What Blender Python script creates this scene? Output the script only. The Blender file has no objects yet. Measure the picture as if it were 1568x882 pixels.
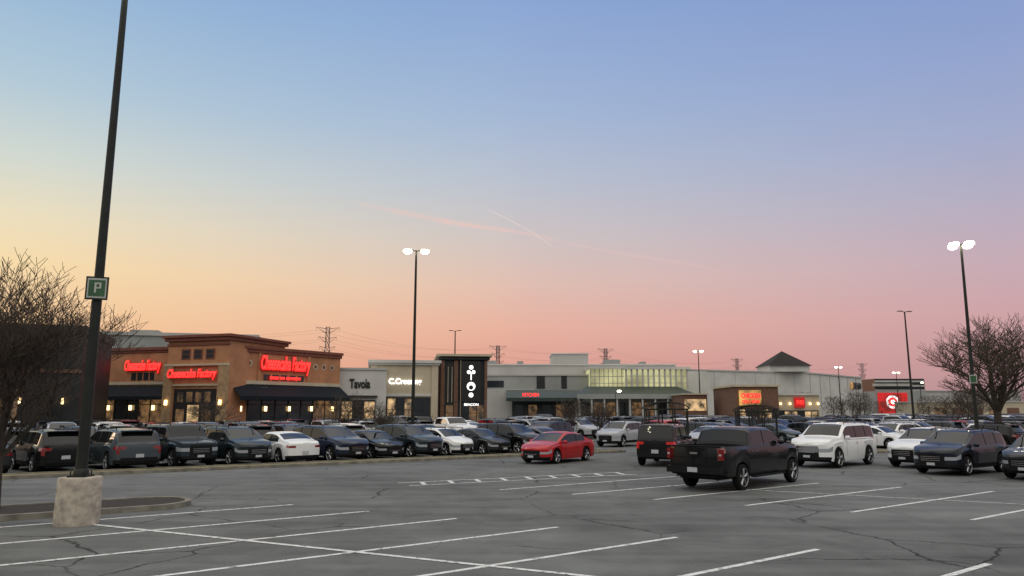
import bpy, math, random
import numpy as np
from mathutils import Matrix, Vector
random.seed(7); np.random.seed(7)
S=bpy.context.scene
S.view_settings.view_transform='Standard'
try: S.view_settings.look='None'
except Exception: pass
S.view_settings.exposure=0
def lin(c):
    return tuple(((v/255)/12.92 if v/255<=0.04045 else ((v/255+0.055)/1.055)**2.4) for v in c)
# ---------------------------------------------------------------- materials
MATS={}
def mk(name,col,rough=0.8,metal=0.0,var=0.0,scale=1.0,bump=0.0,emit=None,es=0.0,coat=0.0,spec=0.5,detail=6,samp=False):
    if name in MATS: return MATS[name]
    m=bpy.data.materials.new(name); m.use_nodes=True
    nt=m.node_tree; b=nt.nodes['Principled BSDF']
    b.inputs['Base Color'].default_value=(*col,1); b.inputs['Roughness'].default_value=rough
    b.inputs['Metallic'].default_value=metal
    b.inputs['Specular IOR Level'].default_value=spec
    if coat: b.inputs['Coat Weight'].default_value=coat; b.inputs['Coat Roughness'].default_value=0.05
    if emit:
        b.inputs['Emission Color'].default_value=(*emit,1); b.inputs['Emission Strength'].default_value=es
        if not samp: m.cycles.emission_sampling='NONE'
    if var>0 or bump>0:
        tc=nt.nodes.new('ShaderNodeTexCoord'); n=nt.nodes.new('ShaderNodeTexNoise')
        n.inputs['Scale'].default_value=scale; n.inputs['Detail'].default_value=detail
        nt.links.new(tc.outputs['Object'],n.inputs['Vector'])
        r=nt.nodes.new('ShaderNodeValToRGB')
        r.color_ramp.elements[0].position=0.3; r.color_ramp.elements[1].position=0.7
        r.color_ramp.elements[0].color=(*[c*(1-var) for c in col],1)
        r.color_ramp.elements[1].color=(*[min(1,c*(1+var)) for c in col],1)
        nt.links.new(n.outputs['Fac'],r.inputs['Fac']); nt.links.new(r.outputs['Color'],b.inputs['Base Color'])
        if bump>0:
            bp=nt.nodes.new('ShaderNodeBump'); bp.inputs['Strength'].default_value=bump; bp.inputs['Distance'].default_value=0.02
            nt.links.new(n.outputs['Fac'],bp.inputs['Height']); nt.links.new(bp.outputs['Normal'],b.inputs['Normal'])
    MATS[name]=m; return m
def lit(name,col,s,var=0.5,scale=0.6):
    if name in MATS: return MATS[name]
    m=mk(name,(0.05,0.05,0.05),0.3,emit=col,es=s)
    nt=m.node_tree; b=nt.nodes['Principled BSDF']
    tc=nt.nodes.new('ShaderNodeTexCoord'); n=nt.nodes.new('ShaderNodeTexNoise'); n.inputs['Scale'].default_value=scale
    n.inputs['Detail'].default_value=4
    mr=nt.nodes.new('ShaderNodeMapRange'); mr.inputs[1].default_value=0.35; mr.inputs[2].default_value=0.65
    mr.inputs[3].default_value=s*(1-var); mr.inputs[4].default_value=s*(1+var)
    nt.links.new(tc.outputs['Object'],n.inputs['Vector']); nt.links.new(n.outputs['Fac'],mr.inputs[0]); nt.links.new(mr.outputs[0],b.inputs['Emission Strength'])
    return m
def paint_mat():
    m=bpy.data.materials.new('car_paint'); m.use_nodes=True; nt=m.node_tree; b=nt.nodes['Principled BSDF']
    oi=nt.nodes.new('ShaderNodeObjectInfo')
    tc=nt.nodes.new('ShaderNodeTexCoord')
    sp=nt.nodes.new('ShaderNodeSeparateXYZ'); nt.links.new(tc.outputs['Object'],sp.inputs[0])
    mr=nt.nodes.new('ShaderNodeMapRange'); mr.inputs[1].default_value=0.8; mr.inputs[2].default_value=0.25; mr.inputs[3].default_value=0.0; mr.inputs[4].default_value=0.05
    nt.links.new(sp.outputs[2],mr.inputs[0])
    mx=nt.nodes.new('ShaderNodeMix'); mx.data_type='RGBA'; mx.inputs[7].default_value=(0.14,0.135,0.125,1)
    nt.links.new(mr.outputs[0],mx.inputs[0]); nt.links.new(oi.outputs['Color'],mx.inputs[6]); nt.links.new(mx.outputs[2],b.inputs['Base Color'])
    b.inputs['Roughness'].default_value=0.45; b.inputs['Specular IOR Level'].default_value=.12
    b.inputs['Coat Weight'].default_value=0.75; b.inputs['Coat Roughness'].default_value=0.015; b.inputs['Coat IOR'].default_value=1.42
    MATS['paint']=m; return m
PAINT=paint_mat()
GLASS=mk('car_glass',(0.004,0.005,0.006),0.02,spec=0.5)
TIRE=mk('tire_rubber',(0.010,0.010,0.010),0.9,spec=.2)
RIM=mk('wheel_alloy',(0.38,0.38,0.39),0.35,metal=0.8)
RIMD=mk('wheel_recess',(0.015,0.015,0.015),0.7)
PLAS=mk('black_plastic',(0.007,0.007,0.008),0.6,spec=.2)
CHROME=mk('chrome_trim',(0.6,0.6,0.62),0.2,metal=1.0)
HEAD=mk('headlight_glass',(0.34,0.36,0.39),0.12,coat=1.0)
TAIL=mk('tail_light_lens',(0.20,0.006,0.006),0.15,coat=1.0)
TAILON=mk('tail_light_lit',(0.35,0.01,0.01),0.2,emit=(1,0.03,0.02),es=.15)
PLATE=mk('licence_plate',(0.45,0.47,0.5),0.5)
# ---------------------------------------------------------------- mesh builder
class MB:
    def __init__(s): s.v=[];s.f=[];s.m=[];s.mats=[];s.M=Matrix.Identity(4)
    def mi(s,mat):
        if mat not in s.mats: s.mats.append(mat)
        return s.mats.index(mat)
    def V(s,p):
        q=s.M@Vector(p); s.v.append((q.x,q.y,q.z)); return len(s.v)-1
    def F(s,idx,mat): s.f.append(tuple(idx)); s.m.append(s.mi(mat))
    def quad(s,a,b,c,d,mat): s.F([s.V(a),s.V(b),s.V(c),s.V(d)],mat)
    def poly(s,pts,mat): s.F([s.V(p) for p in pts],mat)
    def box(s,x0,x1,y0,y1,z0,z1,mat):
        i=[s.V(p) for p in ((x0,y0,z0),(x1,y0,z0),(x1,y1,z0),(x0,y1,z0),(x0,y0,z1),(x1,y0,z1),(x1,y1,z1),(x0,y1,z1))]
        for q in ((0,3,2,1),(4,5,6,7),(0,1,5,4),(1,2,6,5),(2,3,7,6),(3,0,4,7)): s.F([i[k] for k in q],mat)
    def tube(s,p0,p1,r0,r1,n,mat,caps=True):
        p0=Vector(p0);p1=Vector(p1); d=(p1-p0)
        if d.length<1e-6: return
        d.normalize(); a=Vector((0,0,1)) if abs(d.z)<0.9 else Vector((1,0,0))
        e1=d.cross(a).normalized(); e2=d.cross(e1)
        A=[];B=[]
        for k in range(n):
            t=2*math.pi*k/n; o=e1*math.cos(t)+e2*math.sin(t)
            A.append(s.V(p0+o*r0)); B.append(s.V(p1+o*r1))
        for k in range(n): s.F([A[k],A[(k+1)%n],B[(k+1)%n],B[k]],mat)
        if caps: s.F(A[::-1],mat); s.F(B,mat)
    def lathe(s,c,axis,prof,n,mats):
        rings=[]
        for (o,r) in prof:
            R=[]
            for k in range(n):
                t=2*math.pi*k/n
                if axis=='y': R.append(s.V((c[0]+r*math.cos(t),c[1]+o,c[2]+r*math.sin(t))))
                else: R.append(s.V((c[0]+r*math.cos(t),c[1]+r*math.sin(t),c[2]+o)))
            rings.append(R)
        for i in range(len(rings)-1):
            mt=mats[i] if isinstance(mats,list) else mats
            for k in range(n): s.F([rings[i][k],rings[i][(k+1)%n],rings[i+1][(k+1)%n],rings[i+1][k]],mt)
    def mesh(s,name,smooth=None):
        me=bpy.data.meshes.new(name); me.from_pydata(s.v,[],s.f)
        for m in s.mats: me.materials.append(m)
        me.polygons.foreach_set('material_index',s.m)
        me.update()
        if smooth:
            import bmesh
            bm=bmesh.new(); bm.from_mesh(me); bmesh.ops.remove_doubles(bm,verts=bm.verts,dist=0.0005)
            bmesh.ops.recalc_face_normals(bm,faces=bm.faces)
            for f in bm.faces: f.smooth=True
            for e in bm.edges:
                if len(e.link_faces)==2:
                    e.smooth = e.calc_face_angle(0)<math.radians(smooth)
                    if e.link_faces[0].material_index!=e.link_faces[1].material_index: e.smooth=False
            bm.to_mesh(me); bm.free()
        return me
    def build(s,name,loc=(0,0,0),rz=0,smooth=None):
        o=bpy.data.objects.new(name,s.mesh(name,smooth)); o.location=loc; o.rotation_euler=(0,0,rz)
        bpy.context.collection.objects.link(o); return o
def seg(p0,p1):
    a=math.atan2(p1[1]-p0[1],p1[0]-p0[0]); L=math.hypot(p1[0]-p0[0],p1[1]-p0[1])
    return Matrix.Translation((p0[0],p0[1],0))@Matrix.Rotation(a,4,'Z'),L
def text(name,txt,M,x,y,z,h,mat,parent,width=None,bold=0.0,shear=0.0,ext=0.04,align='CENTER'):
    cu=bpy.data.curves.new(name,'FONT'); cu.body=txt; cu.size=1; cu.shear=shear; cu.offset=bold; cu.extrude=0.0; cu.align_x=align; cu.align_y='CENTER'
    o=bpy.data.objects.new(name,cu); bpy.context.collection.objects.link(o)
    bpy.context.view_layer.update()
    dg=bpy.context.evaluated_depsgraph_get(); me=bpy.data.meshes.new_from_object(o.evaluated_get(dg))
    bpy.data.objects.remove(o)
    xs=[v.co.x for v in me.vertices]; ys=[v.co.y for v in me.vertices]
    sx=h/(max(ys)-min(ys)); sxx=(width/(max(xs)-min(xs))) if width else sx
    cx=(max(xs)+min(xs))/2; cy=(max(ys)+min(ys))/2
    for v in me.vertices: v.co=((v.co.x-cx)*sxx,(v.co.y-cy)*sx,0)
    me.materials.append(mat)
    ob=bpy.data.objects.new(name,me); bpy.context.collection.objects.link(ob)
    ob.parent=parent
    ob.matrix_local=M@Matrix.Translation((x,y,z))@Matrix.Rotation(math.pi/2,4,'X')
    md=ob.modifiers.new('depth','SOLIDIFY'); md.thickness=ext*2; md.offset=0
    return ob
# ---------------------------------------------------------------- vehicles
def car_mesh(name,P):
    L,W,r=P['L'],P['W'],P['r']; ax=P['ax']; sill=P['sill']; lifted=P.get('clad',False)
    R=r+0.07
    xs=set(np.round(np.linspace(0,L,60),3).tolist())
    for p in P['zt']+P['zb']: xs.add(round(p[0],3))
    for a in ax:
        for k in (-1.0,-0.985,-0.93,-0.8,0,0.8,0.93,0.985,1.0): xs.add(round(a+R*k,3))
    seams=P['seams']
    for a in seams: xs.add(round(a-0.009,3)); xs.add(round(a+0.009,3))
    for g in P['side']+[P['ws'],P['rw']]: xs.add(round(g[0],3)); xs.add(round(g[1],3))
    xs=sorted(xs); xs=[x for i,x in enumerate(xs) if i==0 or x-xs[i-1]>0.004]
    if xs[-1]<L: xs[-1]=L
    ZT=lambda x: float(np.mean(np.interp([x-0.07,x-0.035,x,x+0.035,x+0.07] if 0.1<x<L-0.1 and 'bed' not in P else [x],[p[0] for p in P['zt']],[p[1] for p in P['zt']])))
    ZB=lambda x: float(np.interp(x,[p[0] for p in P['zb']],[p[1] for p in P['zb']]))
    def HW(x): return W/2*(1-0.10*(max(0,(0.6-x)/0.6))**2-0.15*(max(0,(x-(L-0.8))/0.8))**2)
    def shift(x,y,z,hw):
        tf=min(1,max(0,(x-(L-0.6))/0.6)); tr=min(1,max(0,(0.5-x)/0.5)); q=(y/hw)**2
        zc=P.get('nose',0.6)
        fx=-(0.22*q*q+0.10*q+0.5*max(0,z-zc-0.1)**2+0.4*max(0,0.4-z)**1.5)*tf*P.get('rnd',1)
        rx=(0.10*q*q+0.04*q+0.25*max(0,z-0.75)**2+0.3*max(0,0.4-z)**1.5)*tr*P.get('rnd',1)
        return x+fx+rx-L/2
    def ring(x):
        hw=HW(x); zb=ZB(x); zt=max(ZT(x),zb+0.02); bot=sill+0.06*max(0,(0.4-x)/0.4)+0.06*max(0,(x-L+0.4)/0.4)
        for a in ax:
            if abs(x-a)<=R*1.0001: bot=max(bot,r+math.sqrt(max(0,R*R-(x-a)**2)))
        endf=min(1,min(x,L-x)/0.5); cab=min(1,(zt-zb)/0.4)
        l=lambda f:bot+(zb-bot)*f
        def gy(z): return hw*0.945-P.get('tumble',0.3)*(z-zb)
        h=zt-zb
        yr=gy(zt)-0.03*cab
        pts=[(hw*0.945,bot),(hw*0.985,l(.22)),(hw*0.985,l(.55)),(hw*1.0,l(.82)),(hw*0.95,zb),
             (gy(zb+h*.10),zb+h*.10),(gy(zb+h*.84),zb+h*.84),(yr,zt-0.035*cab-0.01*endf),(yr*0.9,zt-0.005*endf),(yr*0.5,zt+0.02*endf),(0,zt+0.03*endf)]
        if 'bed' in P and P['bed'][0]<=x<=P['bed'][1]:
            pts[7]=(hw-0.10,zt); pts[8]=(hw-0.12,zt-0.5); pts[9]=(hw*.5,zt-0.5); pts[10]=(0,zt-0.5)
        return pts,hw
    mb=MB(); NR=11; rows=[]
    for x in xs:
        pts,hw=ring(x); rw=[]
        for sgn in (1,-1):
            rw.append([mb.V((shift(x,sgn*y,z,hw),sgn*y,z)) for (y,z) in pts])
        rows.append(rw)
    def ins(x,iv): return iv[0]<=x<=iv[1]
    for i in range(len(xs)-1):
        xm=(xs[i]+xs[i+1])/2; h=ZT(xm)-ZB(xm)
        for k,sgn in enumerate((1,-1)):
            A=rows[i][k];B=rows[i+1][k]
            for j in range(NR-1):
                mt=PAINT
                if j==0 and lifted: mt=PLAS
                if j==5 and h>0.14 and any(ins(xm,g) for g in P['side']): mt=GLASS
                elif j==5 and h>0.14 and P['side'][0][0]<xm<P['side'][-1][1]: mt=PLAS
                if j>=8 and (ins(xm,P['ws']) or ins(xm,P['rw'])): mt=GLASS
                if 'bed' in P and ins(xm,P['bed']) and j>=7: mt=PLAS
                if 'bed' not in P and 'suv' in P and j>=7 and ins(xm,P['rw']): mt=GLASS
                if 1<=j<=3 and any(abs(xm-s_)<0.01 for s_ in seams): mt=PLAS
                if j==2 and xm>L-0.42: mt=HEAD
                if j==3 and xm<0.22: mt=P.get('tailm',TAIL)
                if j==0 and (xm<0.3 or xm>L-0.3): mt=PLAS
                q=[A[j],B[j],B[j+1],A[j+1]]
                if k: q=q[::-1]
                mb.F(q,mt)
    cs=[-1,-.86,-.62,-.3,0,.3,.62,.86,1]
    for end,x in ((0,xs[0]),(1,xs[-1])):
        pts,hw=ring(x); g=[]
        for (y,z) in pts[:9]:
            g.append([mb.V((shift(x,s_*y,z,hw),s_*y,z)) for s_ in cs])
        for j in range(8):
            for c in range(8):
                sm=abs(cs[c]+cs[c+1])/2; mt=PAINT
                if end:
                    if j==0: mt=PLAS
                    if j==1 and sm<0.62: mt=PLAS
                    if j==2 and sm>0.62: mt=HEAD
                    if j in (2,3) and sm<(0.62): mt=P.get('grille',PLAS)
                else:
                    if j==0: mt=PLAS
                    if P.get('suv') or 'bed' in P:
                        if j in (2,3) and sm>0.86: mt=P.get('tailm',TAIL)
                        if j==3 and sm>0.62 and 'bed' not in P: mt=P.get('tailm',TAIL)
                    elif j==3 and sm>0.5: mt=TAIL
                q=[g[j][c],g[j][c+1],g[j+1][c+1],g[j+1][c]]
                mb.F(q if end else q[::-1],mt)
    X0=-L/2
    mb.box(X0+0.12,-X0-0.25,-(W/2*0.9-0.2),(W/2*0.9-0.2),sill-0.03,P['zb'][0][1]-0.12,PLAS)
    zr=P['zb'][0][1]
    if 'bed' not in P: mb.box(X0-0.02,X0+0.1,-0.16,0.16,zr*0.62-0.09,zr*0.62+0.07,PLATE)
    if P.get('suv'):
        mb.box(X0-0.035,X0+0.1,-W*0.36,W*0.36,0.42,0.56,PLAS)
        for sgn in (1,-1):
            y=sgn*(W/2*0.945-P.get('tumble',.3)*(P['H']-1.1)-0.06)
            mb.tube((X0+0.8,y,P['H']+0.03),(X0+3.1,y,P['H']+0.03),0.02,0.02,6,PLAS)
            for xx in (0.8,1.9,3.1): mb.tube((X0+xx,y,P['H']-0.06),(X0+xx,y,P['H']+0.03),0.02,0.02,5,PLAS)
        mb.box(X0+0.22,X0+0.5,-W*0.33,W*0.33,P['H']-0.09,P['H']-0.055,PAINT)
    if 'bed' in P:
        mb.box(X0-0.12,X0+0.08,-W*0.46,W*0.46,0.56,0.76,PLAS)
        mb.box(X0-0.145,X0-0.1,-0.17,0.17,0.6,0.74,PLATE)
        mb.box(X0-0.022,X0+0.05,-0.13,0.13,1.14,1.20,CHROME)
        mb.box(X0-0.016,X0+0.05,-W*.41,W*.41,0.82,0.835,PLAS); mb.box(X0-0.016,X0+0.05,-W*.41,W*.41,1.05,1.062,PLAS)
        mb.box(X0+0.0,X0+0.1,-W*.44,W*.44,1.375,1.40,PLAS)
        for sgn in (1,-1):
            mb.box(X0-0.01,X0+0.13,sgn*W*0.447-0.055,sgn*W*0.447+0.055,0.98,1.30,P.get('tailm',TAIL))
            mb.box(X0-0.013,X0+0.06,sgn*W*0.447-0.04,sgn*W*0.447+0.04,1.11,1.16,PLATE)
        mb.box(X0+0.3,-X0-1.0,-(W/2*0.9-0.22),(W/2*0.9-0.22),0.36,0.6,PLAS)
        for sgn in (1,-1): mb.box(X0+1.85,X0+4.1,sgn*(W/2)-0.09,sgn*(W/2)+0.06,0.38,0.43,PLAS)
        mb.tube((X0+.3,-.6,.36),(X0+.02,-.72,.34),.05,.05,8,CHROME)
    zf=P['zb'][-1][1]
    for k in range(3 if P.get('suv') or 'bed' in P else 1):
        z=zf*0.70+0.07*k
        mb.box(-X0-0.09,-X0+0.012,-W*0.19,W*0.19,z,z+0.022,CHROME)
    mb.box(-X0-0.06,-X0+0.014,-0.15,0.15,zf*0.48,zf*0.48+0.1,PLATE)
    xm=P['ws'][1]-0.35
    for sgn in (1,-1):
        y=sgn*(HW(xm)+0.07); z=ZB(xm)+0.10
        mb.lathe((X0+xm,y-0.11,z),'y',[(0,0.03),(0.03,0.075),(0.16,0.085),(0.21,0.05),(0.22,0.0)],8,PAINT)
        for s_ in seams[:-1]:
            mb.box(X0+s_+0.06,X0+s_+0.24,sgn*HW(s_)*0.99-0.02,sgn*HW(s_)*0.99+0.02,ZB(s_)-0.17,ZB(s_)-0.135,CHROME if P.get('ch') else PAINT)
        if not lifted and 'bed' not in P: mb.box(X0+P['side'][0][0],X0+P['side'][-1][1]-.2,sgn*HW(2)*.95-.012,sgn*HW(2)*.95+.012,ZB(2)+.0,ZB(2)+.022,CHROME)
    for a in ax:
        for sgn in (1,-1):
            yo=sgn*(W/2-0.01); c=(X0+a,0,r)
            prof=[(-0.23,r*0.6),(-0.23,r*0.9),(-0.20,r*0.98),(-0.03,r*0.98),(0.0,r*0.9),(0.0,r*0.70),(-0.01,r*0.68),(-0.05,r*0.64),(-0.07,0.0)]
            mb.lathe((c[0],yo,c[2]),'y',[(o*sgn,q) for o,q in prof],22,[TIRE]*5+[RIM,RIMD,RIMD])
            for k in range(5):
                t=2*math.pi*k/5+0.3
                for dt in (-0.13,0.13):
                    p0=(c[0]+0.05*math.cos(t),yo-sgn*0.025,c[2]+0.05*math.sin(t)); p1=(c[0]+r*.66*math.cos(t+dt),yo-sgn*0.02,c[2]+r*.66*math.sin(t+dt))
                    mb.tube(p0,p1,0.024,0.018,4,RIM)
            mb.lathe((c[0],yo,c[2]),'y',[(-0.05*sgn,0.06),(-0.01*sgn,0.055),(0,0.0)],8,RIM)
    return mb.mesh(name,smooth=32)
def scale_spec(P,kx,kz,W):
    Q=dict(P)
    Q['L']=P['L']*kx; Q['W']=W
    for key in ('zt','zb'): Q[key]=[(p[0]*kx,p[1]*kz) for p in P[key]]
    for key in ('ws','rw'): Q[key]=(P[key][0]*kx,P[key][1]*kx)
    Q['side']=[(a*kx,b*kx) for a,b in P['side']]; Q['seams']=[a*kx for a in P['seams']]; Q['ax']=[a*kx for a in P['ax']]
    Q['H']=P['H']*kz
    return Q
sedan=dict(L=4.7,W=1.83,H=1.44,r=.33,ax=[1.02,3.76],sill=.2,
 zt=[(0,.93),(.12,1.03),(.7,1.08),(1.05,1.22),(1.5,1.38),(2.0,1.44),(2.6,1.43),(2.9,1.35),(3.6,.99),(4.25,.87),(4.6,.76),(4.7,.68)],
 zb=[(0,.84),(.8,.98),(2,.94),(3.5,.89),(4.3,.79),(4.7,.64)],rw=(.78,1.45),ws=(2.78,3.55),side=[(1.15,1.9),(1.98,3.25)],seams=[1.35,1.94,2.95])
suv=dict(L=4.75,W=1.92,H=1.72,r=.37,ax=[.97,3.78],sill=.27,suv=1,clad=True,tumble=.24,nose=.75,
 zt=[(0,1.10),(.08,1.2),(.32,1.58),(.5,1.65),(1.3,1.72),(2.5,1.70),(2.85,1.62),(3.62,1.17),(4.35,1.05),(4.65,.95),(4.75,.86)],
 zb=[(0,1.02),(1,1.10),(3.5,1.05),(4.4,.94),(4.75,.80)],rw=(.06,.34),ws=(2.72,3.56),side=[(.6,1.15),(1.24,2.05),(2.13,3.25)],seams=[1.3,2.09,3.1])
bigsuv=dict(L=5.3,W=2.03,H=1.92,r=.42,ax=[1.15,4.25],sill=.3,suv=1,tumble=.2,nose=.85,ch=1,grille=CHROME,
 zt=[(0,1.2),(.06,1.3),(.2,1.76),(.4,1.85),(1.3,1.92),(3.0,1.90),(3.3,1.82),(3.95,1.32),(4.9,1.22),(5.2,1.12),(5.3,1.0)],
 zb=[(0,1.14),(1,1.2),(3.9,1.2),(4.9,1.1),(5.3,.95)],rw=(.05,.24),ws=(3.2,3.9),side=[(.5,1.3),(1.38,2.35),(2.43,3.6)],seams=[1.5,2.39,3.5])
boxy=dict(L=4.7,W=1.9,H=1.86,r=.4,ax=[.9,3.8],sill=.36,suv=1,clad=True,tumble=.1,nose=.9,rnd=.5,
 zt=[(0,1.15),(.05,1.3),(.1,1.78),(.25,1.84),(1.3,1.86),(2.7,1.85),(2.85,1.78),(3.15,1.25),(4.3,1.14),(4.65,1.1),(4.7,1.05)],
 zb=[(0,1.1),(3.1,1.13),(4.3,1.05),(4.7,.98)],rw=(.04,.12),ws=(2.82,3.14),side=[(.3,1.1),(1.2,1.95),(2.05,2.9)],seams=[1.15,2.0,2.9])
hatch=dict(L=4.2,W=1.78,H=1.5,r=.33,ax=[.75,3.35],sill=.2,suv=1,tumble=.28,nose=.6,
 zt=[(0,.98),(.1,1.1),(.45,1.36),(.8,1.46),(1.6,1.5),(2.2,1.47),(2.5,1.38),(3.2,1.0),(3.8,.89),(4.1,.8),(4.2,.7)],
 zb=[(0,.92),(1,.98),(3.1,.9),(3.8,.82),(4.2,.66)],rw=(.06,.48),ws=(2.35,3.15),side=[(.7,1.1),(1.17,1.85),(1.93,2.9)],seams=[1.1,1.89,2.8])
pickup=dict(L=5.85,W=2.04,H=1.93,r=.41,ax=[1.28,4.98],sill=.46,tumble=.22,nose=.95,bed=(.07,1.74),rnd=.5,ch=1,
 zt=[(0,1.38),(1.80,1.38),(1.83,1.45),(1.98,1.84),(2.15,1.91),(2.6,1.94),(3.5,1.92),(3.7,1.84),(4.28,1.42),(5.35,1.33),(5.75,1.25),(5.85,1.12)],
 zb=[(0,1.34),(1.8,1.35),(4.2,1.34),(5.4,1.22),(5.85,1.05)],rw=(1.84,1.97),ws=(3.6,4.25),side=[(2.08,2.85),(2.93,3.95)],seams=[1.78,2.06,2.89,3.9],tailm=TAIL)
suv_on=dict(boxy); suv_on['tailm']=TAILON
van=scale_spec(suv,1.09,1.0,1.99); van['clad']=False
wag=scale_spec(suv,.95,.95,1.85)
CM={k:car_mesh(k+'_body',v) for k,v in dict(sedan=sedan,suv=suv,big=bigsuv,boxy=boxy,hatch=hatch,pickup=pickup,suv_on=suv_on,van=van,wag=wag).items()}
NM=dict(sedan='parked_sedan',suv='parked_suv',big='large_suv',boxy='offroad_suv',hatch='parked_hatchback',pickup='parked_pickup_truck',suv_on='black_suv',van='parked_minivan',wag='parked_crossover')
def car(kind,x,y,heading,col,name=None):
    """heading: compass bearing in degrees, 0=+Y, 90=+X"""
    o=bpy.data.objects.new(name or NM[kind],CM[kind]); bpy.context.collection.objects.link(o)
    o.location=(x,y,0); o.rotation_euler=(0,0,math.radians(90-heading)); o.color=(*col,1); return o
BLK=(.003,.003,.0035);DG=(.020,.022,.025);GR=(.10,.105,.11);SIL=(.40,.41,.42);WH=(.80,.80,.79);DB=(.007,.013,.034);BG=(.055,.07,.082);RED=(.42,.010,.012);DR=(.12,.008,.01);TAN=(.22,.19,.14)
car('pickup',7.75,25.9,44,BLK,'black_pickup_truck')
car('suv_on',7.35,36.0,24,BLK)
car('sedan',2.25,37.4,216,RED,'red_sedan')
car('big',14.9,35.0,228,WH,'white_suv')
car('suv',18.3,30.9,236,(.006,.009,.018))
car('wag',20.2,28.5,236,DG)
car('suv',19.0,34.4,236,WH)
K=np.array((-13.5,31.3)); U=np.array((.82,.572)); Vv=np.array((-.572,.82))
def lot(s,t): p=K+U*s+Vv*t; return float(p[0]),float(p[1])
hv=math.degrees(math.atan2(Vv[0],Vv[1]))
front=[(-9.9,'suv',BLK,0),(-7.2,'sedan',DG,0),(-4.6,'suv',BLK,0),(-2.0,'van',BG,0),(.5,'boxy',(.02,.03,.04),1),(2.95,'suv',(.01,.018,.022),1),(5.3,'sedan',WH,0),(7.7,'van',DB,1),(10.05,'sedan',BLK,1),(12.3,'suv',(.012,.022,.03),1),(14.6,'hatch',WH,1),(16.9,'sedan',DG,1),(19.1,'suv',BLK,1),(21.3,'sedan',BG,1)]
for s,k,c,fl in front:
    x,y=lot(s,4.1+random.uniform(-.25,.25)); car(k,x,y,hv-11+random.uniform(-1.5,1.5)+(180 if fl else 0),c)
car('sedan',*lot(23.4,6.9),hv+174,DG)
palette=[BLK]*6+[DG]*5+[GR]*4+[SIL]*4+[WH]*6+[DB]*3+[BG]*3+[RED]*1+[DR]*1+[TAN]*1
kinds=['sedan']*4+['suv']*6+['wag']*4+['van']*2+['hatch']*2+['boxy']+['big']+['pickup']
def storeline(x):
    if x<-28: return 66
    if x<-18: return 66+(x+28)*1.1
    if x<0: return 80
    if x<28: return 112
    if x<50: return 92
    return 135
avoid=[(8.8,42),(15,45),(35.5,55),(-6.4,48),(27.7,45),(-12,55),(4.5,58),(21,64)]
rowsT=[(-10.9,44,1),(-5.5,40,1),(4.0,34,1),(9.4,-40,0),(18.9,-40,0),(24.3,-40,1),(33.8,-40,0),(39.2,-40,1),(48.7,-30,0),(54.1,-30,1),(63.6,-10,0),(69,-10,1),(78.5,0,0),(84,0,1),(93,20,0),(98.4,20,1)]
for t,s0,fl in rowsT:
    s=s0
    while s<150:
        s+=2.65
        x,y=lot(s,t)
        if y<30 or abs(x/y)>.74 or y>storeline(x): continue
        if 20<s<36 and t<12: continue
        if any((x-a)**2+(y-b)**2<9 for a,b in avoid): continue
        if random.random()>(.96 if x<10 else .78): continue
        h=hv+(180 if random.random()<.5 else 0)+random.uniform(-2,2)
        car(random.choice(kinds),x+random.uniform(-.15,.15),y+random.uniform(-.3,.3),h,random.choice(palette))
car('suv',7.7,53.5,215,SIL); car('wag',26.5,52.5,232,WH); car('van',2.4,54,215,DB); car('sedan',13.5,51,228,SIL)
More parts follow.
